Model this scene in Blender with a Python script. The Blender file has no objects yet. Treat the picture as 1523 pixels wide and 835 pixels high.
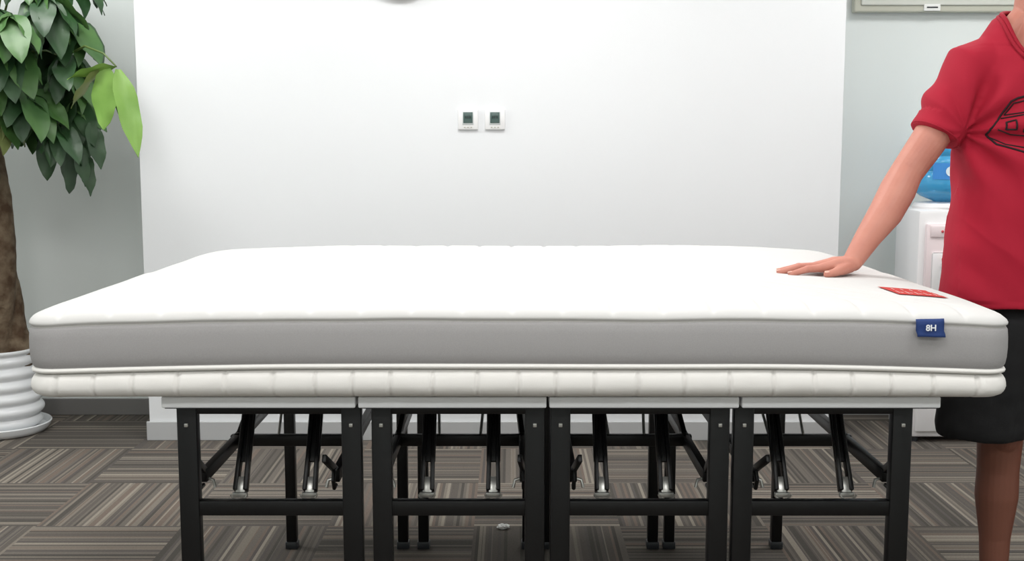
import bpy, bmesh, math, random
from mathutils import Vector, Matrix, noise
from mathutils.bvhtree import BVHTree
random.seed(7)
scn = bpy.context.scene
scn.view_settings.view_transform = 'Standard'
scn.view_settings.look = 'None'
scn.view_settings.exposure = 0.0

# ------------------------------------------------------------------ materials
def s2l(c):
    return tuple(((v/255)/12.92 if v/255 <= .04045 else ((v/255+.055)/1.055)**2.4) for v in c)
def mat(name, rgb, rough=.6, metal=0., bump=None, var=None, **kw):
    m = bpy.data.materials.new(name); m.use_nodes = True
    nt = m.node_tree; b = nt.nodes['Principled BSDF']
    c = s2l(rgb)
    b.inputs['Base Color'].default_value = (*c, 1)
    b.inputs['Roughness'].default_value = rough
    b.inputs['Metallic'].default_value = metal
    for k, v in kw.items():
        b.inputs[k.replace('_', ' ')].default_value = v
    tc = nt.nodes.new('ShaderNodeTexCoord')
    if var:   # (scale, rgb2, contrast)
        n = nt.nodes.new('ShaderNodeTexNoise'); n.inputs['Scale'].default_value = var[0]; n.inputs['Detail'].default_value = 5
        r = nt.nodes.new('ShaderNodeValToRGB')
        r.color_ramp.elements[0].position = .5-var[2]; r.color_ramp.elements[1].position = .5+var[2]
        r.color_ramp.elements[0].color = (*c, 1); r.color_ramp.elements[1].color = (*s2l(var[1]), 1)
        nt.links.new(tc.outputs['Object'], n.inputs['Vector'])
        nt.links.new(n.outputs['Fac'], r.inputs['Fac']); nt.links.new(r.outputs['Color'], b.inputs['Base Color'])
    if bump:  # (scale, strength, distance)
        n = nt.nodes.new('ShaderNodeTexNoise'); n.inputs['Scale'].default_value = bump[0]; n.inputs['Detail'].default_value = 4
        bp = nt.nodes.new('ShaderNodeBump'); bp.inputs['Strength'].default_value = bump[1]; bp.inputs['Distance'].default_value = bump[2]
        nt.links.new(tc.outputs['Object'], n.inputs['Vector'])
        nt.links.new(n.outputs['Fac'], bp.inputs['Height']); nt.links.new(bp.outputs['Normal'], b.inputs['Normal'])
    return m

M_wall = mat('wall_paint', (236,238,240), .75, bump=(180,.08,.002))
M_wall2 = mat('wall_paint_recess', (227,232,230), .75, bump=(180,.08,.002))
M_ceil = mat('ceiling_paint', (240,240,240), .9)
M_base = mat('baseboard_white', (192,193,194), .4)
M_base2 = mat('baseboard_grey', (120,118,116), .45)
M_black = mat('powder_coated_black_steel', (14,14,15), .38, .3, bump=(400,.1,.0005))
M_tabletop = mat('white_laminate', (236,238,240), .35)
M_clip = mat('galvanised_steel', (190,190,185), .3, .7)
M_white_fab = mat('quilt_white', (208,207,205), .9, bump=(900,.25,.0008))
M_white_low = mat('quilt_cream', (226,224,220), .9, bump=(700,.3,.001))
M_grey_fab = mat('knit_grey', (162,160,160), .9, bump=(1200,.35,.0008), var=(400,(152,150,150),.3))
M_seam = mat('seam_thread', (190,188,184), .9)  # thread colour a little darker than the quilt, used in the grooves
M_tag = mat('tag_blue', (22,52,110), .7, bump=(900,.2,.0005))
M_tagw = mat('tag_white_thread', (235,238,242), .7)
M_red_lab = mat('label_red', (190,48,42), .7)
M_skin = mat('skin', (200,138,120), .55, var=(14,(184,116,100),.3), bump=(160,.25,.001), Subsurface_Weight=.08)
def shade_legs(m):  # shade on the legs, painted in as darker skin colour lower down
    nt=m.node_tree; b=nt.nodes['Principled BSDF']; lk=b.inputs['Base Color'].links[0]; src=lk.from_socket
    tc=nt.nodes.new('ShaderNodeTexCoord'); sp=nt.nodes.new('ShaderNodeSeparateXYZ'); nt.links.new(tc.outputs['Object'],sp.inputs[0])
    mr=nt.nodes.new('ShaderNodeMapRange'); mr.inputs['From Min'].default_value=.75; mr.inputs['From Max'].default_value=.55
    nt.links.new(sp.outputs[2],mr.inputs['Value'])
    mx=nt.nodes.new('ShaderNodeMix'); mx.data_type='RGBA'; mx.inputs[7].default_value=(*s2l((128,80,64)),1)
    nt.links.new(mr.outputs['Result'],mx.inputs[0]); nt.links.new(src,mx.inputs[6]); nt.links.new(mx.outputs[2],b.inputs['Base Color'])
shade_legs(M_skin)
M_skin.node_tree.nodes['Principled BSDF'].inputs['Subsurface Radius'].default_value = (.012,.005,.003)
M_nail = mat('fingernail', (220,168,152), .3)
M_shirt = mat('cotton_red', (174,9,44), .85, bump=(600,.25,.0008), var=(5,(160,7,40),.4))
M_collar = mat('cotton_red_rib', (158,8,38), .85)
M_print = mat('print_black', (30,6,14), .8)
M_shorts = mat('shorts_black', (12,12,14), .9, bump=(300,.3,.001))
M_hair = mat('hair_black', (18,15,14), .5, bump=(150,.8,.004))
M_eye = mat('eye_white', (235,232,228), .2)
M_iris = mat('iris_dark', (30,18,12), .2)
M_lip = mat('lips', (190,100,92), .45)
M_shoe = mat('shoe_grey', (70,70,74), .6)
M_sole = mat('shoe_sole', (225,225,222), .6)
M_pot = mat('glazed_white_ceramic', (232,234,236), .18)
M_soil = mat('potting_soil', (60,42,30), .95, bump=(60,1.,.01))
M_bark = mat('bark', (78,58,40), .9, bump=(35,1.,.012), var=(14,(122,106,86),.12))
M_leafs = [mat('leaf_dark', (32,60,34), .45, var=(7,(46,80,42),.2)),
           mat('leaf_mid', (54,90,44), .45, var=(7,(74,110,54),.2)),
           mat('leaf_bright', (108,152,58), .4, var=(6,(132,172,80),.2)),
           mat('leaf_olive', (98,114,58), .42, var=(7,(124,134,82),.2))]
M_stem = mat('petiole_green', (84,104,50), .5)
M_disp = mat('dispenser_white_plastic', (238,237,238), .35)
M_disp2 = mat('dispenser_pink_panel', (240,226,228), .35)
M_dark = mat('dark_plastic', (45,48,52), .4)
M_tapr = mat('tap_red', (205,80,90), .35)
M_tapb = mat('tap_blue', (60,110,195), .35)
M_bottle = mat('bottle_blue', (84,184,236), .12, Transmission_Weight=.35)
M_botlab = mat('bottle_label', (225,240,248), .5)
M_botlab2 = mat('bottle_label_blue', (60,140,215), .5)
M_lcd = mat('lcd_dark', (70,92,88), .2)
M_lcd2 = mat('lcd_digits', (30,40,40), .3)
M_bezel = mat('thermostat_bezel', (205,210,210), .3)
M_plate = mat('switch_plastic', (240,240,240), .3)
M_frame = mat('panel_beige', (186,186,172), .45)
M_frame2 = mat('panel_inner', (205,206,198), .5)
M_paper = mat('paper_white', (235,235,232), .8)
M_wood = mat('clock_wood', (120,80,50), .5)

def carpet():
    m = bpy.data.materials.new('carpet_tiles'); m.use_nodes = True
    nt = m.node_tree; L = nt.links; b = nt.nodes['Principled BSDF']; b.inputs['Roughness'].default_value = .95
    b.inputs['Specular IOR Level'].default_value = .15
    tc = nt.nodes.new('ShaderNodeTexCoord'); mp = nt.nodes.new('ShaderNodeMapping')
    mp.inputs['Location'].default_value = (.13,.21,0)
    L.new(tc.outputs['Object'], mp.inputs['Vector'])
    sp = nt.nodes.new('ShaderNodeSeparateXYZ'); L.new(mp.outputs['Vector'], sp.inputs[0])
    def M(op, a, b_=None, c_=None):
        n = nt.nodes.new('ShaderNodeMath'); n.operation = op
        for i, v in enumerate((a, b_, c_)):
            if v is None: continue
            if isinstance(v, (int, float)): n.inputs[i].default_value = v
            else: L.new(v, n.inputs[i])
        return n.outputs[0]
    T = .5
    x, y = sp.outputs[0], sp.outputs[1]
    fx = M('FLOOR', M('DIVIDE', x, T)); fy = M('FLOOR', M('DIVIDE', y, T))
    chk = M('FLOORED_MODULO', M('ADD', fx, fy), 2)
    s = M('ADD', M('MULTIPLY', x, chk), M('MULTIPLY', y, M('SUBTRACT', 1, chk)))
    tile = M('ADD', M('MULTIPLY', fx, 17.3), M('MULTIPLY', fy, 5.7))
    def wn(freq, off):
        w = nt.nodes.new('ShaderNodeTexWhiteNoise'); w.noise_dimensions = '1D'
        L.new(M('ADD', M('FLOOR', M('MULTIPLY', s, freq)), M('ADD', tile, off)), w.inputs['W'])
        return w.outputs['Value']
    v1 = wn(96, .37); v2 = wn(30, 9.1)
    f = M('ADD', M('MULTIPLY', v1, .75), M('MULTIPLY', v2, .25))
    r = nt.nodes.new('ShaderNodeValToRGB'); cr = r.color_ramp
    cr.interpolation = 'CONSTANT'
    cols = [(0,(88,84,79)),(.22,(104,98,92)),(.4,(118,111,104)),(.55,(99,94,90)),(.66,(136,128,118)),(.76,(124,111,102)),(.86,(156,148,136))]
    cr.elements[0].position = 0; cr.elements[0].color = (*s2l(cols[0][1]),1)
    cr.elements[1].position = cols[1][0]; cr.elements[1].color = (*s2l(cols[1][1]),1)
    for p, c in cols[2:]:
        e = cr.elements.new(p); e.color = (*s2l(c),1)
    L.new(f, r.inputs['Fac'])
    n = nt.nodes.new('ShaderNodeTexNoise'); n.inputs['Scale'].default_value = 160; n.inputs['Detail'].default_value = 4
    L.new(tc.outputs['Object'], n.inputs['Vector'])
    mx = nt.nodes.new('ShaderNodeMix'); mx.data_type = 'RGBA'; mx.blend_type = 'MULTIPLY'; mx.inputs[0].default_value = .4
    L.new(r.outputs['Color'], mx.inputs[6]); L.new(n.outputs['Fac'], mx.inputs[7])
    L.new(mx.outputs[2], b.inputs['Base Color'])
    bp = nt.nodes.new('ShaderNodeBump'); bp.inputs['Strength'].default_value = .4; bp.inputs['Distance'].default_value = .002
    L.new(M('ADD', f, n.outputs['Fac']), bp.inputs['Height']); L.new(bp.outputs['Normal'], b.inputs['Normal'])
    return m
M_carpet = carpet()

# ------------------------------------------------------------------ mesh builder
class MB:
    def __init__(s): s.v=[]; s.f=[]; s.m=[]; s.mats=[]
    def mi(s, m):
        if m not in s.mats: s.mats.append(m)
        return s.mats.index(m)
    def add(s, vs, fs, m):
        o=len(s.v); s.v += [tuple(v) for v in vs]; i=s.mi(m)
        for f in fs: s.f.append(tuple(a+o for a in f)); s.m.append(i)
    def box(s, c, d, m, rot=None, bev=0.):
        x,y,z=d[0]/2,d[1]/2,d[2]/2
        bm=bmesh.new(); bmesh.ops.create_cube(bm,size=1)
        for v in bm.verts: v.co=Vector((v.co.x*2*x,v.co.y*2*y,v.co.z*2*z))
        if bev: bmesh.ops.bevel(bm,geom=bm.edges[:],offset=bev,segments=2,affect='EDGES',profile=.5)
        R = rot.to_3x3() if rot else Matrix.Identity(3)
        bm.verts.index_update()
        s.add([R@v.co+Vector(c) for v in bm.verts],[[v.index for v in f.verts] for f in bm.faces],m); bm.free()
    def beam(s, p0, p1, w, h, m, bev=.002):
        p0,p1=Vector(p0),Vector(p1); d=p1-p0
        up=Vector((0,0,1)) if abs(d.normalized().z)<.95 else Vector((0,1,0))
        z=d.normalized(); x=up.cross(z).normalized(); y=z.cross(x)
        R=Matrix((x,y,z)).transposed()
        s.box((p0+p1)/2,(w,h,d.length),m,R,bev)
    def tube(s, pts, rad, m, n=14, round_ends=False, closed=False):
        pts=[Vector(p) for p in pts]
        if not hasattr(rad,'__len__'): rad=[rad]*len(pts)
        rad=list(rad)
        if round_ends:
            d0=(pts[0]-pts[1]).normalized(); d1=(pts[-1]-pts[-2]).normalized()
            pre=[(pts[0]+d0*rad[0]*math.sin(a), rad[0]*math.cos(a)) for a in (1.4,1.05,.7,.35)]
            post=[(pts[-1]+d1*rad[-1]*math.sin(a), rad[-1]*math.cos(a)) for a in (.35,.7,1.05,1.4)]
            pts=[p for p,_ in pre]+pts+[p for p,_ in post]; rad=[r for _,r in pre]+rad+[r for _,r in post]
        vs=[];fs=[]; N=len(pts); ref=None
        for i,p in enumerate(pts):
            if closed: t=(pts[(i+1)%N]-pts[i-1]).normalized()
            else: t=(pts[min(i+1,N-1)]-pts[max(i-1,0)]).normalized()
            if ref is None: ref=t.orthogonal().normalized()
            a=(ref-t*ref.dot(t)).normalized(); ref=a; b=t.cross(a)
            for k in range(n):
                th=2*math.pi*k/n; vs.append(p+(a*math.cos(th)+b*math.sin(th))*rad[i])
        for i in range(N if closed else N-1):
            j=(i+1)%N
            for k in range(n):
                k2=(k+1)%n; fs.append((i*n+k,i*n+k2,j*n+k2,j*n+k))
        if not closed:
            fs.append(tuple(range(n-1,-1,-1))); fs.append(tuple((N-1)*n+k for k in range(n)))
        s.add(vs,fs,m)
    def loft(s, secs, m, n=32, cap=True, p=2.0):
        vs=[];fs=[]
        for cx,cy,z,rx,ry in secs:
            for k in range(n):
                t=2*math.pi*k/n; c,sn=math.cos(t),math.sin(t)
                vs.append((cx+rx*math.copysign(abs(c)**(2/p),c),cy+ry*math.copysign(abs(sn)**(2/p),sn),z))
        N=len(secs)
        for i in range(N-1):
            for k in range(n):
                k2=(k+1)%n; fs.append((i*n+k,i*n+k2,(i+1)*n+k2,(i+1)*n+k))
        if cap:
            fs.append(tuple(range(n-1,-1,-1))); fs.append(tuple((N-1)*n+k for k in range(n)))
        s.add(vs,fs,m)
    def lathe(s, cx, cy, prof, m, n=64, cap=True):
        s.loft([(cx,cy,z,r,r) for r,z in prof],m,n,cap)
    def ell(s, c, r, m, rot=None, seg=20):
        bm=bmesh.new(); bmesh.ops.create_uvsphere(bm,u_segments=seg,v_segments=seg//2+2,radius=1)
        R=rot.to_3x3() if rot else Matrix.Identity(3); bm.verts.index_update()
        s.add([R@Vector((v.co.x*r[0],v.co.y*r[1],v.co.z*r[2]))+Vector(c) for v in bm.verts],[[v.index for v in f.verts] for f in bm.faces],m); bm.free()
    def mesh(s,name):
        me=bpy.data.meshes.new(name); me.from_pydata(s.v,[],s.f)
        for m in s.mats: me.materials.append(m)
        me.polygons.foreach_set('material_index',s.m)
        me.update(); return me
    def obj(s,name,smooth=False,parent=None,fixn=True):
        me=s.mesh(name)
        if fixn:
            bm=bmesh.new(); bm.from_mesh(me); bmesh.ops.recalc_face_normals(bm,faces=bm.faces); bm.to_mesh(me); bm.free()
        if smooth=='auto':
            me.polygons.foreach_set('use_smooth',[True]*len(me.polygons))
            try: me.set_sharp_from_angle(angle=math.radians(40))
            except Exception: pass
        elif smooth: me.polygons.foreach_set('use_smooth',[True]*len(me.polygons))
        o=bpy.data.objects.new(name,me); scn.collection.objects.link(o)
        if parent: setp(o,parent)
        return o
def setp(o,p):
    o.parent=p; o.matrix_parent_inverse=Matrix.Translation(p.location).inverted()
def empty(name,loc):
    e=bpy.data.objects.new(name,None); e.location=loc; e.empty_display_size=.1; scn.collection.objects.link(e); return e
def remesh(o,vox,smooth_it=3,fac=.5):
    md=o.modifiers.new('r','REMESH'); md.mode='VOXEL'; md.voxel_size=vox
    if smooth_it:
        sm=o.modifiers.new('s','SMOOTH'); sm.iterations=smooth_it; sm.factor=fac
    dg=bpy.context.evaluated_depsgraph_get(); me=bpy.data.meshes.new_from_object(o.evaluated_get(dg))
    mats=[m for m in o.data.materials]; o.modifiers.clear(); o.data=me
    if not len(me.materials):
        for m in mats: me.materials.append(m)
    me.polygons.foreach_set('use_smooth',[True]*len(me.polygons))
    return o
def displace(me,fn):
    nv=len(me.vertices); co=[0.]*(nv*3); no=[0.]*(nv*3)
    me.vertices.foreach_get('co',co); me.vertices.foreach_get('normal',no)
    for i in range(nv):
        c=Vector(co[3*i:3*i+3]); d=fn(c)
        co[3*i]+=no[3*i]*d; co[3*i+1]+=no[3*i+1]*d; co[3*i+2]+=no[3*i+2]*d
    me.vertices.foreach_set('co',co); me.update()
def simple_box(name,x0,x1,y0,y1,z0,z1,m,bev=0.):
    b=MB(); b.box(((x0+x1)/2,(y0+y1)/2,(z0+z1)/2),(x1-x0,y1-y0,z1-z0),m,None,bev); return b.obj(name)

# ------------------------------------------------------------------ room
XL,XR,YB,YF,ZC=-2.95,2.95,5.42,-2.2,2.85
simple_box('floor',XL-.1,XR+.1,YF-.1,YB+.1,-.1,0,M_carpet)
simple_box('ceiling',XL-.1,XR+.1,YF-.1,YB+.1,ZC,ZC+.1,M_ceil)
simple_box('wall_back',XL-.1,XR+.1,YB,YB+.1,0,ZC,M_wall2)
simple_box('wall_back_projecting',-1.60,1.415,4.94,YB,0,ZC,M_wall)
simple_box('wall_left',XL-.1,XL,YF,YB,0,ZC,M_wall2)
simple_box('wall_right',XR,XR+.1,YF,YB,0,ZC,M_wall2)
simple_box('wall_front',XL-.1,XR+.1,YF-.1,YF,0,ZC,M_wall2)
simple_box('baseboard_projecting',-1.612,1.427,4.928,4.94,0,.085,M_base,.003)
simple_box('baseboard_back_left',XL,-1.60,YB-.012,YB,0,.08,M_base2,.003)
simple_box('baseboard_back_right',1.415,XR,YB-.012,YB,0,.08,M_base,.003)
simple_box('baseboard_left',XL,XL+.012,YF,YB-.012,0,.08,M_base2,.003)
simple_box('baseboard_right',XR-.012,XR,YF,YB-.012,0,.08,M_base2,.003)

def panel_light(x,y,sx,sy,w):
    ld=bpy.data.lights.new('ceiling_light_panel_lamp','AREA'); ld.shape='RECTANGLE'; ld.size=sx; ld.size_y=sy; ld.energy=w
    ld.color=(1,.992,.98)
    e=empty('ceiling_light_panel',(x,y,ZC))
    o=bpy.data.objects.new('lamp',ld); o.location=(x,y,ZC-.03); scn.collection.objects.link(o); setp(o,e)
    f=MB()
    for dx,dy,ww,hh in ((0,sy/2+.015,sx+.06,.03),(0,-sy/2-.015,sx+.06,.03),(sx/2+.015,0,.03,sy),(-sx/2-.015,0,.03,sy)):
        f.box((x+dx,y+dy,ZC-.02),(ww,hh,.04),M_plate,None,.003)
    f.obj('housing',parent=e)
for x,y,w in ((-2.15,4.1,33),(0,3.7,27),(2.15,4.1,22),(-1.6,1.7,20),(0,1.2,24),(1.6,1.7,20),(-1.2,-.6,35),(1.2,-.6,35)):
    panel_light(x,y,1.0,.6,w)

# ------------------------------------------------------------------ thermostats
def thermostat(name,x,z):
    b=MB(); y=4.94
    b.box((x,y-.006,z),(.086,.012,.086),M_plate,None,.004)
    b.box((x,y-.0125,z+.006),(.048,.003,.056),M_bezel,None,.001)
    b.box((x,y-.0145,z+.008),(.040,.003,.046),M_lcd,None,.001)
    for i in range(3): b.box((x-.009+i*.009,y-.0163,z+.010),(.005,.0008,.012),M_lcd2)
    for i in range(3): b.box((x-.014+i*.014,y-.0135,z-.033),(.007,.002,.004),M_frame)
    return b.obj(name,smooth='auto')
thermostat('wall_thermostat',-.188,1.405); thermostat('wall_thermostat.001',-.073,1.405)

b=MB()
def ycyl(b,c,r,d,m,n=48):
    vs=[];
    for yy in (c[1]-d/2,c[1]+d/2):
        for k_ in range(n):
            t=2*math.pi*k_/n; vs.append((c[0]+r*math.cos(t),yy,c[2]+r*math.sin(t)))
    fs=[(i,(i+1)%n,n+(i+1)%n,n+i) for i in range(n)]+[tuple(range(n)),tuple(range(2*n-1,n-1,-1))]
    b.add(vs,fs,m)
ycyl(b,(-.47,4.925,2.100),.19,.03,M_wood); ycyl(b,(-.47,4.908,2.100),.17,.006,M_plate)
b.beam((-.47,4.902,2.10),(-.47,4.902,2.21),.008,.003,M_dark); b.beam((-.47,4.902,2.10),(-.40,4.902,2.12),.01,.003,M_dark)
b.obj('wall_clock',smooth='auto')

b=MB()
b.box((1.975,5.394,2.2),(.80,.05,.59),M_frame,None,.006)
b.box((1.975,5.366,2.2),(.74,.012,.53),M_frame2,None,.004)
b.box((1.93,5.366,1.925),(.075,.014,.03),M_paper,None,.001)
b.box((1.93,5.358,1.925),(.05,.002,.006),M_dark)
b.box((2.30,5.355,2.2),(.02,.015,.08),M_dark,None,.003)
b.obj('electrical_panel_box')

# ------------------------------------------------------------------ folding tables
tabs=[(-.752,-.336,-.712,-.352),(-.330,.074,-.286,.05),(.080,.487,.106,.455),(.493,.919,.508,.855)]
struts=[(-.65,-.484),(-.203,-.045),(.215,.368),(.645,.80)]
rails=[(-.722,-.412),(-.30,.027),(.143,.456),(.565,.874)]
Y0,Y1=2.40,3.72; ZT=.738
for i,(x0,x1,l0,l1) in enumerate(tabs):
    e=empty('folding_table' if i==0 else 'folding_table.%03d'%i,((x0+x1)/2,(Y0+Y1)/2,0))
    t=MB(); t.box(((x0+x1)/2,(Y0+Y1)/2,ZT+.012),(x1-x0,Y1-Y0,.024),M_tabletop,None,.003)
    t.box(((x0+x1)/2,(Y0+Y1)/2,ZT-.001),(x1-x0-.012,Y1-Y0-.012,.003),M_dark); t.obj('table_top',parent=e)
    s=MB()
    for xx in (x0+.05,x1-.05):
        s.box((xx,(Y0+Y1)/2,ZT-.013),(.02,Y1-Y0-.14,.024),M_black,None,.002)
    for yy in (2.46,3.58):
        for j,xx in enumerate((l0,l1)):
            w=.044 if yy<3 else .034
            s.box((xx,yy,.368),(w,.03,.736),M_black,None,.004)
            s.box((xx,yy,.012),(w+.006,.036,.024),M_dark,None,.003)
            s.box((xx-.0,yy-.017,.69),(.008,.006,.008),M_clip,None,.001)
        s.box(((l0+l1)/2,yy,.50),(l1-l0,.024,.034),M_black,None,.003)
        s.box(((l0+l1)/2,yy,.724),(l1-l0,.024,.022),M_black,None,.003)
    s.obj('leg_frame',smooth='auto',parent=e)
    r=MB()
    ra,rb=rails[i]
    for xx in (ra,rb):
        r.beam((xx,2.60,.529),(xx,3.56,.529),.018,.030,M_black)
        sg=1 if xx==ra else -1
        r.tube([(xx,2.60,.548),(xx,2.575,.548),(xx,2.562,.53),(xx,2.575,.508),(xx,2.60,.508)],.005,M_black,8)
        r.tube([(xx,2.62,.52),(xx+sg*.02,2.615,.515),(xx+sg*.024,2.612,.498)],.004,M_clip,8)
        r.beam((xx,2.95,.53),(xx+sg*.03,3.25,.725),.014,.022,M_black)
        r.beam((xx+sg*.06,2.75,.732),(xx+sg*.03,3.45,.60),.010,.016,M_black)
        r.tube([(xx+sg*.11,2.93,.54),(xx+sg*.09,3.2,.73)],.004,M_clip,8)
        r.beam((xx,2.62,.535),(xx+sg*.01,2.50,.60),.010,.018,M_black)
    r.box(((ra+rb)/2,2.93,.529),(rb-ra+.03,.022,.03),M_black,None,.003)
    r.box(((ra+rb)/2,3.36,.560),(rb-ra,.018,.02),M_black,None,.003)
    r.box(((ra+rb)/2,3.10,.70),(rb-ra+.02,.018,.016),M_black,None,.003)
    r.obj('folding_rails',smooth='auto',parent=e)
    q=MB()
    for xx in struts[i]:
        q.beam((xx-.012,2.66,.475),(xx-.006,2.83,.735),.010,.026,M_black)
        q.beam((xx+.012,2.66,.475),(xx+.006,2.83,.735),.010,.026,M_black)
        q.beam((xx,2.70,.535),(xx,2.83,.735),.034,.012,M_black)
        q.beam((xx,2.655,.47),(xx,2.675,.505),.022,.008,M_clip)
        q.beam((xx-.018,2.652,.468),(xx+.018,2.652,.468),.012,.012,M_clip)
        q.tube([(xx+.02*math.cos(a),2.64,.472+.012*math.sin(a)) for a in [math.pi+j*math.pi/6 for j in range(7)]],.0022,M_clip,6)
    q.obj('folding_struts',smooth='auto',parent=e)

# ------------------------------------------------------------------ mattress
MX,MY,HX,HY=.014,3.10,1.046,.75
RC=.075
NX,NY,NC=640,120,12
def outline(inset):
    hx,hy=HX-inset,HY-inset; r=max(RC-inset*.8,.004)
    P=[]
    def side(a,b,n):
        for i in range(n): t=i/n; P.append((a[0]+(b[0]-a[0])*t,a[1]+(b[1]-a[1])*t))
    def corner(cx,cy,a0):
        for i in range(NC):
            a=a0+math.pi/2*i/NC; P.append((cx+r*math.cos(a),cy+r*math.sin(a)))
    side((-hx+r,-hy),(hx-r,-hy),NX); corner(hx-r,-hy+r,-math.pi/2)
    side((hx,-hy+r),(hx,hy-r),NY); corner(hx-r,hy-r,0)
    side((hx-r,hy),(-hx+r,hy),NX); corner(-hx+r,hy-r,math.pi/2)
    side((-hx,hy-r),(-hx,-hy+r),NY); corner(-hx+r,-hy+r,math.pi)
    return P
B0=.7635
prof=[(.70,B0,'l'),(.35,B0,'l'),(.10,B0,'l'),(.05,B0+.001,'l'),(.030,.768,'p'),(.016,.772,'p'),(.006,.779,'p'),(.001,.787,'p'),(-.001,.796,'p'),(.0,.806,'p'),(.002,.815,'p'),(.006,.823,'p'),(.011,.8285,'p'),
 (.015,.830,'g'),(.015,.8315,'g'),(.008,.832,'l'),(.003,.8345,'l'),(.002,.838,'l'),(.004,.8415,'l'),(.008,.843,'l'),
 (.006,.845,'k'),(.003,.852,'k'),(.001,.865,'k'),(.0,.885,'k'),(.0005,.908,'k'),(.002,.925,'k'),(.005,.936,'k'),(.007,.938,'g'),
 (.005,.9395,'w'),(.002,.942,'w'),(.0015,.946,'w'),(.004,.951,'w'),(.009,.9565,'w'),(.016,.9605,'w'),(.025,.9635,'w'),(.038,.966,'w'),(.055,.968,'w'),(.075,.9695,'w'),(.10,.971,'w'),(.14,.9725,'w'),(.2,.974,'w'),(.27,.975,'w'),(.35,.976,'w'),(.45,.977,'w'),(.55,.9775,'w'),(.65,.978,'w'),(.73,.978,'w')]
o0=outline(0); arc=[0]
for i in range(1,len(o0)): arc.append(arc[-1]+math.dist(o0[i],o0[i-1]))
def seamfun(sv):
    w_=sv/.088+.35*noise.noise(Vector((sv*3,0,0)))
    ph=w_%1.0
    return min(ph,1-ph)
def channel(wx,wy):
    s_=(wx+.006*noise.noise(Vector((wx*2,wy*3,7))))/.105
    ph=s_%1.0; q=min(ph,1-ph)*.105
    return -.0045*math.exp(-(q/.007)**2)
vs=[];fs=[];mi=[]
mm={'l':0,'p':0,'g':3,'k':1,'w':2}
n=len(o0)
for (ins,z,t) in prof:
    P=outline(ins)
    for i,(x,y) in enumerate(P):
        if t=='p':
            q=seamfun(arc[i]); w=math.exp(-(q/.045)**2)*.0055
            wob=.0025*noise.noise(Vector((arc[i]*7,z*20,2)))
            ex=abs(x)/HX; ey=abs(y)/HY
            amt=w-wob
            if i<NX or (NX+NC+NY+NC<=i<2*NX+2*NC+NY): y-=math.copysign(amt,y)
            elif ex>ey: x-=math.copysign(amt,x)
        wx,wy=MX+x,MY+y
        sag=-.014*max(0,(abs(x)-.45)/.6)**1.6
        bow=.003*noise.noise(Vector((wx*2.2,wy*.4,1)))
        lowf=min(1,max(0,(z-B0)/.07))
        cor=0
        if z>.93:
            d=math.hypot(max(0,abs(x)-.78),max(0,abs(y)-.5)); cor=-.010*(d/.3)**2*(1 if y>0 else .5)
            cor+=.0022*noise.noise(Vector((wx*5,wy*5,3)))
            if z>.95: cor+=channel(wx,wy)*min(1,(z-.95)/.012)
        hd=-.006*math.exp(-(((wx-.78)/.12)**2+((wy-2.93)/.08)**2)) if z>.95 else 0
        over=-.004*max(0,(abs(x)-.93)/.116)**1.5*(1-lowf)
        vs.append((wx,wy,z+(sag+bow)*lowf+over+cor+hd))
R_=len(prof)
for r in range(R_-1):
    t=prof[r+1][2]; k_=mm[t]
    for i in range(n):
        j=(i+1)%n; fs.append((r*n+i,r*n+j,(r+1)*n+j,(r+1)*n+i)); mi.append(k_)
fs.append(tuple(range(n-1,-1,-1))); mi.append(0)
fs.append(tuple((R_-1)*n+i for i in range(n))); mi.append(2)
me=bpy.data.meshes.new('mattress'); me.from_pydata(vs,[],fs)
for m in (M_white_low,M_grey_fab,M_white_fab,M_seam): me.materials.append(m)
me.polygons.foreach_set('material_index',mi); me.polygons.foreach_set('use_smooth',[True]*len(fs)); me.update()
em=empty('mattress',(MX,MY,B0))
mo=bpy.data.objects.new('mattress_body',me); scn.collection.objects.link(mo); setp(mo,em)
bvh=BVHTree.FromPolygons(vs,fs[:-2])
def topz(x,y):
    h=bvh.ray_cast(Vector((x,y,1.3)),Vector((0,0,-1))); return h[0].z
b=MB(); tx=.866
vs2=[]
prof_t=[(.948,-.003),(.941,-.006),(.934,-.006),(.925,-.006),(.917,-.007),(.912,-.009)]
for z,dy in prof_t:
    for i in range(7):
        x=tx-.029+.058*i/6; vs2.append((x+(.003 if z<.92 else 0),2.345+dy+.001*math.sin(i),z-.008+(.0015*i/6 if z>.93 else -.001*i/6)))
fs2=[(r*7+i,r*7+i+1,(r+1)*7+i+1,(r+1)*7+i) for r in range(5) for i in range(6)]
b.add(vs2,fs2,M_tag); tg=b.obj('side_tag',smooth=True,parent=em)
sd=tg.modifiers.new('s','SOLIDIFY'); sd.thickness=.0015; sd.offset=1
cu=bpy.data.curves.new('tag_text','FONT'); cu.body='8H'; cu.size=.018; cu.extrude=.0004; cu.align_x='CENTER'; cu.align_y='CENTER'; cu.offset=.0004
to=bpy.data.objects.new('tag_text',cu); to.location=(tx+.001,2.3355,.922); to.rotation_euler=(math.pi/2,0,0); scn.collection.objects.link(to); cu.materials.append(M_tagw); setp(to,em)
b=MB(); nx_,ny_=24,8; vs2=[]
for j in range(ny_+1):
    for i in range(nx_+1):
        x=.866+.112*i/nx_-.012*j/ny_; y=2.535+.115*j/ny_; vs2.append((x,y,topz(x,y)+.0022))
b.add(vs2,[(j*(nx_+1)+i,j*(nx_+1)+i+1,(j+1)*(nx_+1)+i+1,(j+1)*(nx_+1)+i) for j in range(ny_) for i in range(nx_)],M_red_lab)
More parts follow.
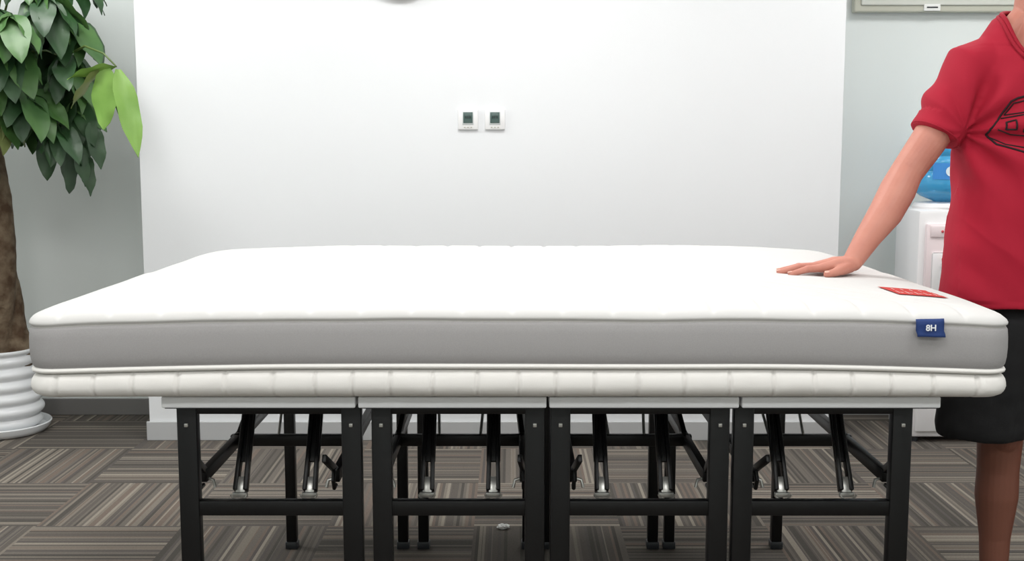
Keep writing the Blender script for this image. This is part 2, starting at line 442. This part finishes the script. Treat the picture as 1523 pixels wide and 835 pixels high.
def patch(x,y,w_,l_,m_):
    b.add([(x,y,topz(x,y)+.0034),(x+w_,y,topz(x+w_,y)+.0034),(x+w_,y+l_,topz(x+w_,y+l_)+.0034),(x,y+l_,topz(x,y+l_)+.0034)],[(0,1,2,3)],m_)
for i in range(5):
    x=.872+.021*i
    patch(x,2.55,.0018,.03,M_paper); patch(x+.005,2.556,.007,.004,M_paper); patch(x+.004,2.60,.0018,.025,M_paper)
b.obj('top_label',parent=em,fixn=False)

# ------------------------------------------------------------------ plant
PX,PY=-2.32,5.10
ep=empty('potted_money_tree',(PX,PY,0))
b=MB()
b.lathe(PX,PY,[(.17,0),(.185,.004),(.20,.02),(.208,.042),(.204,.046),(.196,.040),(.185,.022),(.05,.018)],M_pot)
b.obj('saucer',smooth='auto',parent=ep)
b=MB(); prof_p=[(.10,.02),(.14,.021)]
nr=6; zb,zt=.03,.365
for i in range(nr):
    za=zb+(zt-zb)*i/nr; h=(zt-zb)/nr
    tb=(i+.5)/nr
    rb_=.181-.036*tb**1.6-.02*max(0,.25-tb)*4
    for q_ in range(8):
        u=q_/8; prof_p.append((rb_-.014+.017*math.sin(math.pi*min(u*1.15,1))**.7 if u>0 else rb_-.014,za+h*u))
prof_p+= [(.142,zt),(.150,zt+.004),(.152,zt+.014),(.148,zt+.02),(.139,zt+.016),(.134,zt-.01),(.132,zt-.04)]
b.lathe(PX,PY,prof_p,M_pot,72,cap=False); b.obj('pot',smooth=True,parent=ep)
b=MB(); b.lathe(PX,PY,[(.01,.345),(.08,.342),(.133,.335),(.133,.30)],M_soil,40); b.obj('soil',smooth=True,parent=ep)
b=MB()
for a0 in (0,2.1,4.2):
    pts=[];rad=[]
    for i in range(30):
        u=i/29; z=.33+u*1.25; a=a0+u*4.5; rr=.045*(1-.35*u)+(.012 if u<.1 else 0)
        pts.append((PX+rr*math.cos(a)+.02*math.sin(z*3),PY+rr*math.sin(a),z)); rad.append(.058-.016*u+.016*math.exp(-u*14)+.003*noise.noise(Vector((a0,z*12,0))))
    b.tube(pts,rad,M_bark,14,True)
for a0 in range(6):
    a=a0*1.05; b.tube([(PX+.05*math.cos(a),PY+.05*math.sin(a),.42),(PX+.085*math.cos(a),PY+.085*math.sin(a),.37),(PX+.12*math.cos(a),PY+.12*math.sin(a),.335)],[.03,.024,.01],M_bark,8,True)
tr=b.obj('trunk',parent=ep); remesh(tr,.007,2)
displace(tr.data,lambda c:.004*noise.noise(c*22))
fol=MB(); st=MB()
def leaflet(base,d,L,W,m,droop,twist=None,cur=None):
    base=Vector(base); d=Vector(d).normalized()
    side=d.cross(Vector((0,0,1)))
    if side.length<.2: side=Vector((1,0,0))
    side.normalize(); side=(Matrix.Rotation(random.uniform(-.7,.7) if twist is None else twist,3,d)@side)
    nu,nv=9,4; vs=[];p=base.copy(); dd=d.copy()
    cur=random.uniform(.15,.35) if cur is None else cur
    for i in range(nu+1):
        u=i/nu; w=W*.5*(math.sin(math.pi*min(1,(u*.93+.04))**.82)**.85)
        if i==nu: w=.0008
        nrm=side.cross(dd).normalized()
        for j in range(nv+1):
            t=(j/nv*2-1)
            vs.append(p+side*w*t+nrm*(cur*w*abs(t)+.006*math.sin(u*14+t*2)*abs(t)))
        dd=(dd+Vector((0,0,-droop/nu))).normalized(); p=p+dd*(L/nu)
    fs=[(i*(nv+1)+j,i*(nv+1)+j+1,(i+1)*(nv+1)+j+1,(i+1)*(nv+1)+j) for i in range(nu) for j in range(nv)]
    fol.add(vs,fs,m)
def limit(p):
    return Vector((max(p[0],XL+.12),min(p[1],5.2),min(p[2],2.6)))
def stem(hub,o):
    mid=(o+hub)/2+Vector((0,0,.10))
    st.tube([o,o.lerp(mid,.5)+Vector((0,0,.03)),mid,mid.lerp(hub,.6)+Vector((0,0,.02)),hub],[.008,.006,.005,.004,.003],M_stem,6)
def compound(hub,out,size,mset,nl=6):
    hub=limit(hub); out=Vector(out).normalized()
    stem(hub,Vector((PX+.02,PY-.02,1.52)))
    side=out.cross(Vector((0,0,1))).normalized()
    for i in range(nl):
        a=(i-(nl-1)/2)/(nl-1)*2.6*1.05
        d=out*math.cos(a)+side*math.sin(a)+Vector((0,0,random.uniform(-.95,-.25)))
        L=size*(1-.25*abs(a)/1.4)*random.uniform(.9,1.1)
        tip=hub+d.normalized()*L
        if tip.y>5.36 or tip.x<XL+.02: 
            d.y-=max(0,(tip.y-5.36)/L*1.3); d.x+=max(0,(XL+.02-tip.x)/L*1.3)
        leaflet(hub,d,L,L*random.uniform(.38,.46),random.choice(mset),random.uniform(.5,1.3))
D,Mi,Br,Ol=M_leafs
def W(px,v,y): return Vector(((px-761)/355,y,1.34+(200-v)*.00275))
hubs=[(85,-5,4.75,.28,[D,Mi]),(20,15,4.70,.28,[D,D,Ol]),(110,28,4.85,.26,[D,Mi]),(45,70,4.65,.27,[D,Mi]),(102,85,4.80,.25,[D,Mi]),
      (10,95,4.65,.27,[Mi,D]),(60,135,4.70,.26,[D,Mi]),(105,148,4.85,.24,[D,Mi]),(20,160,4.70,.24,[Ol,Mi]),(98,185,4.75,.22,[D]),
      (45,175,4.85,.20,[D,Mi]),(-20,60,4.60,.27,[D]),(-30,150,4.7,.26,[D,Mi]),(-60,0,4.9,.28,[D]),(60,-60,4.8,.28,[D,Mi]),(0,-70,4.75,.28,[D]),
      (100,-50,4.95,.26,[D]),(-90,80,4.8,.26,[D,Mi]),(-100,-60,4.9,.28,[D]),(-40,-140,4.9,.28,[D,Mi]),(40,-150,4.9,.28,[D]),(-120,150,4.9,.24,[D,Mi]),
      (40,40,5.0,.28,[D,Mi]),(75,75,5.0,.26,[D]),(30,120,5.0,.27,[D]),(0,45,4.9,.28,[D,Mi]),(60,30,4.6,.26,[Mi,D]),(5,130,4.9,.26,[D]),(80,110,4.9,.26,[D]),(70,150,5.0,.24,[D])]
for px,v,y,sz,ms in hubs:
    h=W(px,v,y); o=Vector((h[0]-PX,h[1]-PY-.05,0)); 
    if o.length<.05: o=Vector((0,-1,0))
    o.z=-.12
    compound(h,o,sz,ms,7)
hb=Vector((-1.575,4.62,1.607)); stem(hb,W(85,110,4.85))
leaflet(hb+Vector((-.045,0,0)),(-.05,-.05,-1),.25,.115,Br,.1,.15,.1)
leaflet(hb+Vector((.005,0,-.01)),(.24,-.1,-1),.36,.10,Br,.1,.4,.2)
leaflet(hb+Vector((.0,0.02,-.01)),(.12,.1,-1),.26,.08,M_leafs[1],.1,-.4,.2)
leaflet(hb,(-1,-.1,-.10),.20,.05,Br,.3,.6); leaflet(hb+Vector((-.05,0,0)),(-.9,.1,-.75),.22,.055,Ol,.4,.2)
for px,v in ((100,225),(122,215),(78,205),(118,180),(125,230),(138,190)):
    leaflet(W(px,v-8,4.8+random.uniform(-.08,.08)),(random.uniform(-.3,.3),-.1,-1),.20,.085,D,.1)
fo=fol.obj('foliage',smooth=True,parent=ep,fixn=False); st.obj('petioles',smooth=True,parent=ep)

# ------------------------------------------------------------------ water dispenser
ed=empty('water_dispenser',(1.89,5.03,0))
b=MB(); dx0,dx1,dy0,dy1=1.745,2.051,4.88,5.20; dc=(dx0+dx1)/2
b.box((dc,5.05,.52),(.306,.30,1.00),M_disp,None,.018)
b.box((dc,4.893,.30),(.27,.02,.50),M_disp,None,.008)
b.box((dc,4.892,.785),(.25,.03,.36),M_disp2,None,.012)
b.box((dc,4.874,.74),(.20,.012,.20),M_disp,None,.01)
b.box((dc,4.862,.62),(.21,.07,.025),M_frame2,None,.006)
for i in range(6): b.box((dc-.075+.03*i,4.86,.634),(.012,.05,.004),M_dark)
b.box((dc,4.876,.93),(.22,.012,.05),M_disp2,None,.004)
for i,mm_ in enumerate((M_tapr,M_frame2,M_tapb)): b.ell((dc-.06+.06*i,4.868,.93),(.006,.004,.006),mm_,seg=10)
for i,mm_ in ((-1,M_tapr),(1,M_tapb)):
    b.tube([(dc+.05*i,4.88,.79),(dc+.05*i,4.835,.79),(dc+.05*i,4.83,.76)],[.012,.012,.009],M_disp,10)
    b.box((dc+.05*i,4.835,.812),(.03,.045,.014),mm_,None,.004)
for xx in (dx0+.03,dx1-.03):
    for yy in (4.93,5.17): b.lathe(xx,yy,[(.015,0),(.018,.03)],M_dark,12)
b.lathe(dc,5.04,[(.125,1.01),(.13,1.03),(.12,1.045),(.07,1.05)],M_disp,40)
b.obj('cabinet',smooth='auto',parent=ed)
b=MB()
pb=[(.028,1.0),(.03,1.045),(.05,1.055),(.10,1.075),(.128,1.10),(.134,1.12)]
for i in range(4):
    z=1.13+i*.065; pb+=[(.135,z),(.135,z+.045),(.129,z+.052),(.129,z+.058)]
pb+=[(.134,1.39),(.128,1.41),(.105,1.42),(.03,1.415)]
b.lathe(dc,5.04,pb,M_bottle,48); b.obj('water_bottle',smooth=True,parent=ed)
b=MB(); vs=[];n_=16
for z in (1.15,1.22):
    for i in range(n_+1):
        a=-math.pi/2-.7+1.4*i/n_; vs.append((dc+.1365*math.cos(a),5.04+.1365*math.sin(a),z))
b.add(vs,[(i,i+1,n_+2+i,n_+1+i) for i in range(n_)],M_botlab2)
vs=[]
for k_ in range(24):
    t=2*math.pi*k_/24; a=-math.pi/2-.15+.16*math.cos(t); vs.append((dc+.138*math.cos(a),5.04+.138*math.sin(a),1.185+.022*math.sin(t)))
b.add(vs,[tuple(range(24))],M_botlab); b.obj('bottle_label',parent=ed,fixn=False)

b=MB(); b.ell((0,0,0),(1,1,1),M_paper,seg=16); po=b.obj('paper_scrap')
for v in po.data.vertices:
    nn=noise.noise(v.co*2.3); v.co=Vector((v.co.x*.020,v.co.y*.014,v.co.z*.008))*(1+.5*nn)
mz=min(v.co.z for v in po.data.vertices); po.location=(-.03,3.76,-mz)

# ------------------------------------------------------------------ person
CX,CY=1.435,3.10
CN=CX-.030     # neck leans slightly toward the supporting arm
pe=empty('man_in_red_tshirt',(CX,CY,0))
S=MB()
S.loft([(cx,CY,z,rx,ry) for cx,z,rx,ry in ((CX,.80,.14,.10),(CX,.86,.165,.115),(CX,.95,.17,.115),(CX,1.05,.155,.105),(CX,1.18,.16,.11),(CX,1.32,.185,.12),(CX,1.42,.19,.12),(CX,1.49,.18,.110),(CX-.01,1.54,.15,.095),(CX-.02,1.58,.11,.078),(CN,1.62,.07,.065))],M_skin,32)
S.tube([(CX-.015,CY+.015,1.52),(CN,CY+.01,1.62),(CN,CY-.0,1.74)],[.078,.068,.061],M_skin,24,True)
hc=Vector((CN,CY-.005,1.825))
S.ell(hc+Vector((0,.02,.03)),(.076,.094,.086),M_skin); S.ell(hc+Vector((0,-.025,-.045)),(.060,.066,.075),M_skin)
S.ell(hc+Vector((0,-.055,-.105)),(.026,.024,.018),M_skin); S.ell(hc+Vector((0,-.066,.022)),(.052,.018,.014),M_skin)
S.tube([hc+Vector((0,-.082,.012)),hc+Vector((0,-.103,-.03)),hc+Vector((0,-.092,-.040))],[.008,.013,.010],M_skin,10,True)
for sg in (-1,1):
    S.ell(hc+Vector((sg*.013,-.093,-.036)),(.009,.010,.008),M_skin,seg=12)
    S.ell(hc+Vector((sg*.040,-.066,-.028)),(.024,.018,.022),M_skin,seg=12)
    S.ell(hc+Vector((sg*.078,.012,-.012)),(.009,.018,.031),M_skin,Matrix.Rotation(sg*.25,4,'Z'),seg=14)
    S.tube([(CN+sg*.04,CY+.010,1.630),(CN+sg*.085,CY-.01,1.594),(CX+sg*.15,CY,1.53),(CX+sg*.205,CY,1.49)],[.040,.034,.038,.05],M_skin,16,True)
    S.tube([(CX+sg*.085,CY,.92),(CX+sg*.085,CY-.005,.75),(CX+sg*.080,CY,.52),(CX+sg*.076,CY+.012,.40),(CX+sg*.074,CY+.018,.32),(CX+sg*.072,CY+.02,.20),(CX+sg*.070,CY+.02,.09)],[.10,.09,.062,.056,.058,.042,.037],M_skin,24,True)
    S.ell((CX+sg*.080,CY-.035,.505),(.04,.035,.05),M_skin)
sz=topz(.78,2.93)
wr=Vector((.882,2.945,sz+.034))
S.tube([(CX-.205,CY,1.505),(1.165,3.085,1.39),(1.105,3.07,1.30),(1.050,3.055,1.225),(1.022,3.035,1.18),(.980,3.0,1.12),(.928,2.97,1.06),wr],[.058,.052,.047,.043,.047,.044,.034,.026],M_skin,24,True)
S.ell((1.060,3.075,1.222),(.022,.022,.026),M_skin)
S.ell(wr+Vector((.012,.022,.010)),(.012,.010,.012),M_skin)
wl=Vector((CX+.285,CY-.05,.965))
S.tube([(CX+.205,CY,1.505),(CX+.25,CY,1.36),(CX+.275,CY+.01,1.23),(CX+.285,CY-.01,1.15),wl],[.058,.05,.043,.044,.026],M_skin,24,True)
nails=MB()
def hand(w,f,t,fing,thumb,flip):
    f=Vector(f).normalized(); t=Vector(t); t=(t-f*t.dot(f)).normalized(); u=(f.cross(t) if flip else t.cross(f)).normalized()
    P=lambda a:w+f*a[0]+t*a[1]+u*a[2]
    for (pts,rs) in fing:
        q=[P(a) for a in pts]
        S.tube([P((.0,pts[0][1]*.45,-.004)),P((pts[0][0]*.5,pts[0][1]*.8,pts[0][2]*.3)),q[0]],[.018,.0155,.0125],M_skin,14,True)
        S.tube(q,rs,M_skin,14,True)
        S.ell(q[1],(rs[1]*1.12,)*3,M_skin,seg=12)
        dirn=(q[-1]-q[-2]).normalized(); nu=(u-dirn*u.dot(dirn)).normalized()
        R=Matrix((dirn,nu.cross(dirn)*-1,nu)).transposed()
        nails.ell(q[-1]+nu*(rs[-1]*.82)+dirn*.001,(.0065,.0052,.0018),M_nail,R,10)
    q=[P(a) for a in thumb[0]]; S.tube(q,thumb[1],M_skin,14,True)
    S.ell(P((.045,0,-.010)),(.045,.034,.014),M_skin,Matrix((f,t,u)).transposed())
    dirn=(q[-1]-q[-2]).normalized(); nu=(u*.9+t*.3); nu=(nu-dirn*nu.dot(dirn)).normalized()
    nails.ell(q[-1]+nu*thumb[1][-1]*.82,(.008,.0062,.002),M_nail,Matrix((dirn,nu.cross(dirn)*-1,nu)).transposed(),10)
z0=-.034
fr=[([(.092,.034,z0+.021),(.132,.045,z0+.020),(.160,.052,z0+.013),(.180,.056,z0+.0085)],[.0112,.0092,.0082,.0072]),
    ([(.098,.012,z0+.023),(.144,.014,z0+.022),(.175,.015,z0+.014),(.197,.015,z0+.0085)],[.0112,.0094,.0084,.0073]),
    ([(.093,-.011,z0+.021),(.136,-.018,z0+.020),(.165,-.022,z0+.013),(.185,-.025,z0+.0085)],[.0108,.0090,.0080,.0070]),
    ([(.083,-.032,z0+.018),(.114,-.046,z0+.017),(.134,-.055,z0+.011),(.150,-.062,z0+.0078)],[.0098,.0080,.0071,.0063])]
th=([(.015,.020,-.010),(.042,.045,z0+.018),(.070,.066,z0+.013),(.093,.076,z0+.0095)],[.018,.0145,.0108,.0088])
hand(wr,(-1,-.06,0),(0,-1,0),fr,th,True)
fl=[([(.090,.033,-.006),(.128,.036,-.014),(.148,.037,-.030),(.158,.037,-.046)],[.0112,.0092,.0082,.0072]),
    ([(.095,.011,-.006),(.136,.012,-.016),(.156,.012,-.036),(.163,.012,-.054)],[.0112,.0094,.0084,.0073]),
    ([(.090,-.011,-.006),(.128,-.012,-.017),(.146,-.012,-.037),(.151,-.012,-.054)],[.0108,.0090,.0080,.0070]),
    ([(.080,-.031,-.006),(.108,-.034,-.016),(.122,-.035,-.032),(.127,-.035,-.046)],[.0098,.0080,.0071,.0063])]
tl=([(.015,.018,-.008),(.045,.040,-.018),(.070,.048,-.028),(.092,.048,-.036)],[.018,.0145,.0108,.0088])
hand(wl,(0,-.1,-1),(0,-1,0),fl,tl,False)
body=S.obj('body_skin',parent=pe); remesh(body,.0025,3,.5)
nails.obj('fingernails',smooth=True,parent=pe)
F=MB()
for sg in (-1,1):
    F.ell(hc+Vector((sg*.031,-.071,.002)),(.013,.012,.0085),M_eye,seg=14); F.ell(hc+Vector((sg*.031,-.0815,.002)),(.006,.003,.006),M_iris,seg=12)
    F.tube([hc+Vector((sg*.014,-.083,.024)),hc+Vector((sg*.032,-.082,.030)),hc+Vector((sg*.050,-.070,.024))],[.003,.004,.002],M_hair,8,True)
F.tube([hc+Vector((x,-.088+abs(x)*.35,-.068)) for x in (-.024,-.012,0,.012,.024)],[.002,.005,.005,.005,.002],M_lip,10,True)
F.tube([hc+Vector((x,-.087+abs(x)*.35,-.076)) for x in (-.018,-.009,0,.009,.018)],[.002,.006,.006,.006,.002],M_lip,10,True)
F.obj('face_features',smooth=True,parent=pe)
H=MB(); H.ell(hc+Vector((0,.026,.040)),(.085,.100,.090),M_hair,seg=48); ho=H.obj('hair',smooth=True,parent=pe)
displace(ho.data,lambda c:.006*noise.noise(c*40))
bm=bmesh.new(); bm.from_mesh(ho.data)
kill=[v for v in bm.verts if (v.co.z-hc.z) < (.055 if v.co.y<hc.y-.03 else (-.005 if v.co.y<hc.y+.03 else -.065))]
bmesh.ops.delete(bm,geom=kill,context='VERTS'); 
bm.to_mesh(ho.data); bm.free(); sd=ho.modifiers.new('s','SOLIDIFY'); sd.thickness=.012; sd.offset=-1

# T-shirt
T=MB()
T.loft([(cx,CY,z,rx,ry) for cx,z,rx,ry in ((CX,.868,.258,.150),(CX,.90,.256,.150),(CX,1.0,.247,.146),(CX,1.12,.238,.142),(CX,1.25,.232,.142),(CX,1.34,.236,.145),(CX,1.42,.238,.142),(CX,1.48,.238,.130),(CX,1.53,.225,.112),(CX-.005,1.57,.190,.095),(CX-.018,1.605,.150,.085),(CN,1.630,.122,.080),(CN,1.650,.09,.075))],M_shirt,48,p=2.3)
hemR=Vector((1.128,3.075,1.322))
T.tube([(CX-.17,CY,1.50),(CX-.20,CY,1.495),(1.178,3.09,1.405),hemR],[.085,.088,.077,.069],M_shirt,32)
T.tube([(CX+.17,CY,1.50),(CX+.20,CY,1.495),(CX+.245,CY,1.40),(CX+.275,CY,1.30)],[.085,.088,.077,.069],M_shirt,32)
sh=T.obj('tshirt',parent=pe); remesh(sh,.005,5,.5)
me=sh.data
def fshirt(c):
    torso=1 if c.x>1.2 else .7
    d=.011*noise.noise(Vector((c.x*7,c.y*7,c.z*2.6)))+.007*noise.noise(Vector((c.x*14+c.z*8,c.y*10,c.z*9)))
    r=math.hypot(c.x-1.19,c.z-1.33); a=math.atan2(c.z-1.33,c.x-1.19)
    d+=.010*math.sin(a*9)*math.exp(-((r-.10)/.09)**2)
    w_=c.x*.9+c.z*.55+.05*noise.noise(Vector((c.x*4,0,c.z*4)))
    d+=.005*(1-abs(math.sin(w_*22)))**2*max(0,1-abs(c.z-1.08)/.25)
    if c.z<.885 or (c-hemR).length<.085: d*=.4
    if c.z>1.56: d*=.4
    return d*torso
displace(me,fshirt)
sb=BVHTree.FromPolygons([v.co.copy() for v in me.vertices],[tuple(p.vertices) for p in me.polygons])
ring=[]
ex,ey,ec=.110,.102,CY-.030
for i in range(64):
    a=2*math.pi*i/64; h=sb.ray_cast(Vector((CN+ex*math.cos(a),ec+ey*math.sin(a),2)),Vector((0,0,-1)))
    ring.append(h[0])
bm=bmesh.new(); bm.from_mesh(me)
kill=[v for v in bm.verts if v.co.z>1.45 and ((v.co.x-CN)/ex)**2+((v.co.y-ec)/ey)**2<1]
bmesh.ops.delete(bm,geom=kill,context='VERTS'); bm.to_mesh(me); bm.free()
for _ in range(4): ring=[(ring[i-1]+ring[i]*2+ring[(i+1)%64])/4 for i in range(64)]
C=MB(); C.tube([p+Vector((0,0,.001)) for p in ring],.006,M_collar,10,closed=True)
C.tube([Vector((CN+(p.x-CN)*1.08,ec+(p.y-ec)*1.08,p.z-.006)) for p in ring],.005,M_collar,10,closed=True)
C.obj('collar',smooth=True,parent=pe)
C=MB(); ax=(hemR-Vector((1.178,3.09,1.405))).normalized(); a_=ax.orthogonal().normalized(); b_=ax.cross(a_)
C.tube([hemR-ax*.004+(a_*math.cos(t)+b_*math.sin(t))*(.0682) for t in [2*math.pi*i/40 for i in range(40)]],.0018,M_collar,8,closed=True)
C.obj('sleeve_hem',smooth=True,parent=pe)
def proj(x,z):
    h=sb.ray_cast(Vector((x,2.6,z)),Vector((0,1,0))); return (h[0]+Vector((0,-.0002,0))) if h[0] else None
Pn=MB()
def line(pts,r=.0028,closed=False):
    q=[]
    pp=pts+[pts[0]] if closed else pts
    for i in range(len(pp)-1):
        for s_ in range(8):
            t=s_/8; q.append(proj(pp[i][0]+(pp[i+1][0]-pp[i][0])*t,pp[i][1]+(pp[i+1][1]-pp[i][1])*t))
    q.append(proj(*pp[-1])); q=[a for a in q if a]
    if len(q)>2: Pn.tube(q,r*.9,M_print,6)
line([(1.242,1.325),(1.244,1.34),(1.262,1.362),(1.285,1.41),(1.30,1.418),(1.40,1.445),(1.50,1.44),(1.55,1.40),(1.575,1.345),(1.56,1.285),(1.45,1.262),(1.36,1.268),(1.26,1.300)],.0034,True)
line([(1.248,1.318),(1.28,1.300),(1.36,1.285),(1.48,1.283),(1.55,1.30)],.0022)
line([(1.258,1.338),(1.29,1.325),(1.36,1.318),(1.48,1.318),(1.56,1.33)],.0022)
line([(1.268,1.366),(1.31,1.375),(1.42,1.385),(1.545,1.385)],.0026)
line([(1.275,1.375),(1.292,1.405),(1.32,1.412),(1.318,1.382)],.0022,True)
line([(1.34,1.388),(1.345,1.42),(1.42,1.43),(1.425,1.392)],.0022,True)
line([(1.275,1.338),(1.275,1.356),(1.295,1.362),(1.298,1.338)],.0030,True)
line([(1.315,1.332),(1.315,1.362),(1.35,1.368),(1.35,1.332)],.0022,True)
line([(1.40,1.332),(1.40,1.37),(1.46,1.37),(1.46,1.332)],.0022,True)
Pn.obj('chest_print',smooth=True,parent=pe)

K=MB()
K.loft([(CX,CY,z,rx,ry) for z,rx,ry in ((.74,.20,.13),(.80,.215,.135),(.88,.21,.130),(.95,.19,.122),(1.0,.18,.118))],M_shorts,36)
for sg in (-1,1):
    K.loft([(CX+sg*.138,CY-.005,.504,.118,.112),(CX+sg*.138,CY-.005,.53,.121,.117),(CX+sg*.135,CY,.62,.121,.124),(CX+sg*.120,CY,.72,.117,.128),(CX+sg*.10,CY,.84,.112,.13)],M_shorts,32)
so=K.obj('shorts',parent=pe); remesh(so,.006,4)
displace(so.data,lambda c:(.010*noise.noise(Vector((c.x*9,c.y*9,c.z*4)))+.005*noise.noise(c*22)))
Z=MB()
for sg in (-1,1):
    x=CX+sg*.07
    Z.ell((x,CY-.075,.045),(.046,.10,.040),M_shoe); Z.ell((x,CY+.02,.06),(.038,.06,.055),M_shoe)
    Z.tube([(x,CY+.02,.07),(x,CY+.02,.115)],[.045,.043],M_shoe,20)
zo=Z.obj('sneakers',parent=pe)
bm=bmesh.new(); bm.from_mesh(zo.data)
for v in bm.verts: v.co.z=max(v.co.z,.018)
bm.to_mesh(zo.data); bm.free()
remesh(zo,.004,2)
Z=MB()
for sg in (-1,1):
    x=CX+sg*.07; vs=[];N=40
    for z in (0,.022):
        for i in range(N):
            t=2*math.pi*i/N; vs.append((x+.046*math.cos(t)*(1-.12*math.sin(t)),CY-.052+.128*math.sin(t),z))
    Z.add(vs,[(i,(i+1)%N,N+(i+1)%N,N+i) for i in range(N)]+[tuple(range(N-1,-1,-1)),tuple(range(N,2*N))],M_sole)
Z.obj('shoe_soles',parent=pe)

w=bpy.data.worlds.new('world'); scn.world=w; w.use_nodes=True
w.node_tree.nodes['Background'].inputs[0].default_value=(.9,.95,1,1); w.node_tree.nodes['Background'].inputs[1].default_value=.3
cd=bpy.data.cameras.new('camera'); cam=bpy.data.objects.new('camera',cd); scn.collection.objects.link(cam); scn.camera=cam
cd.sensor_width=36; cd.lens=36*1700/1523; cd.clip_start=.05
cam.location=(0,0,1.3); cam.rotation_euler=(math.radians(90-6.8),0,0)
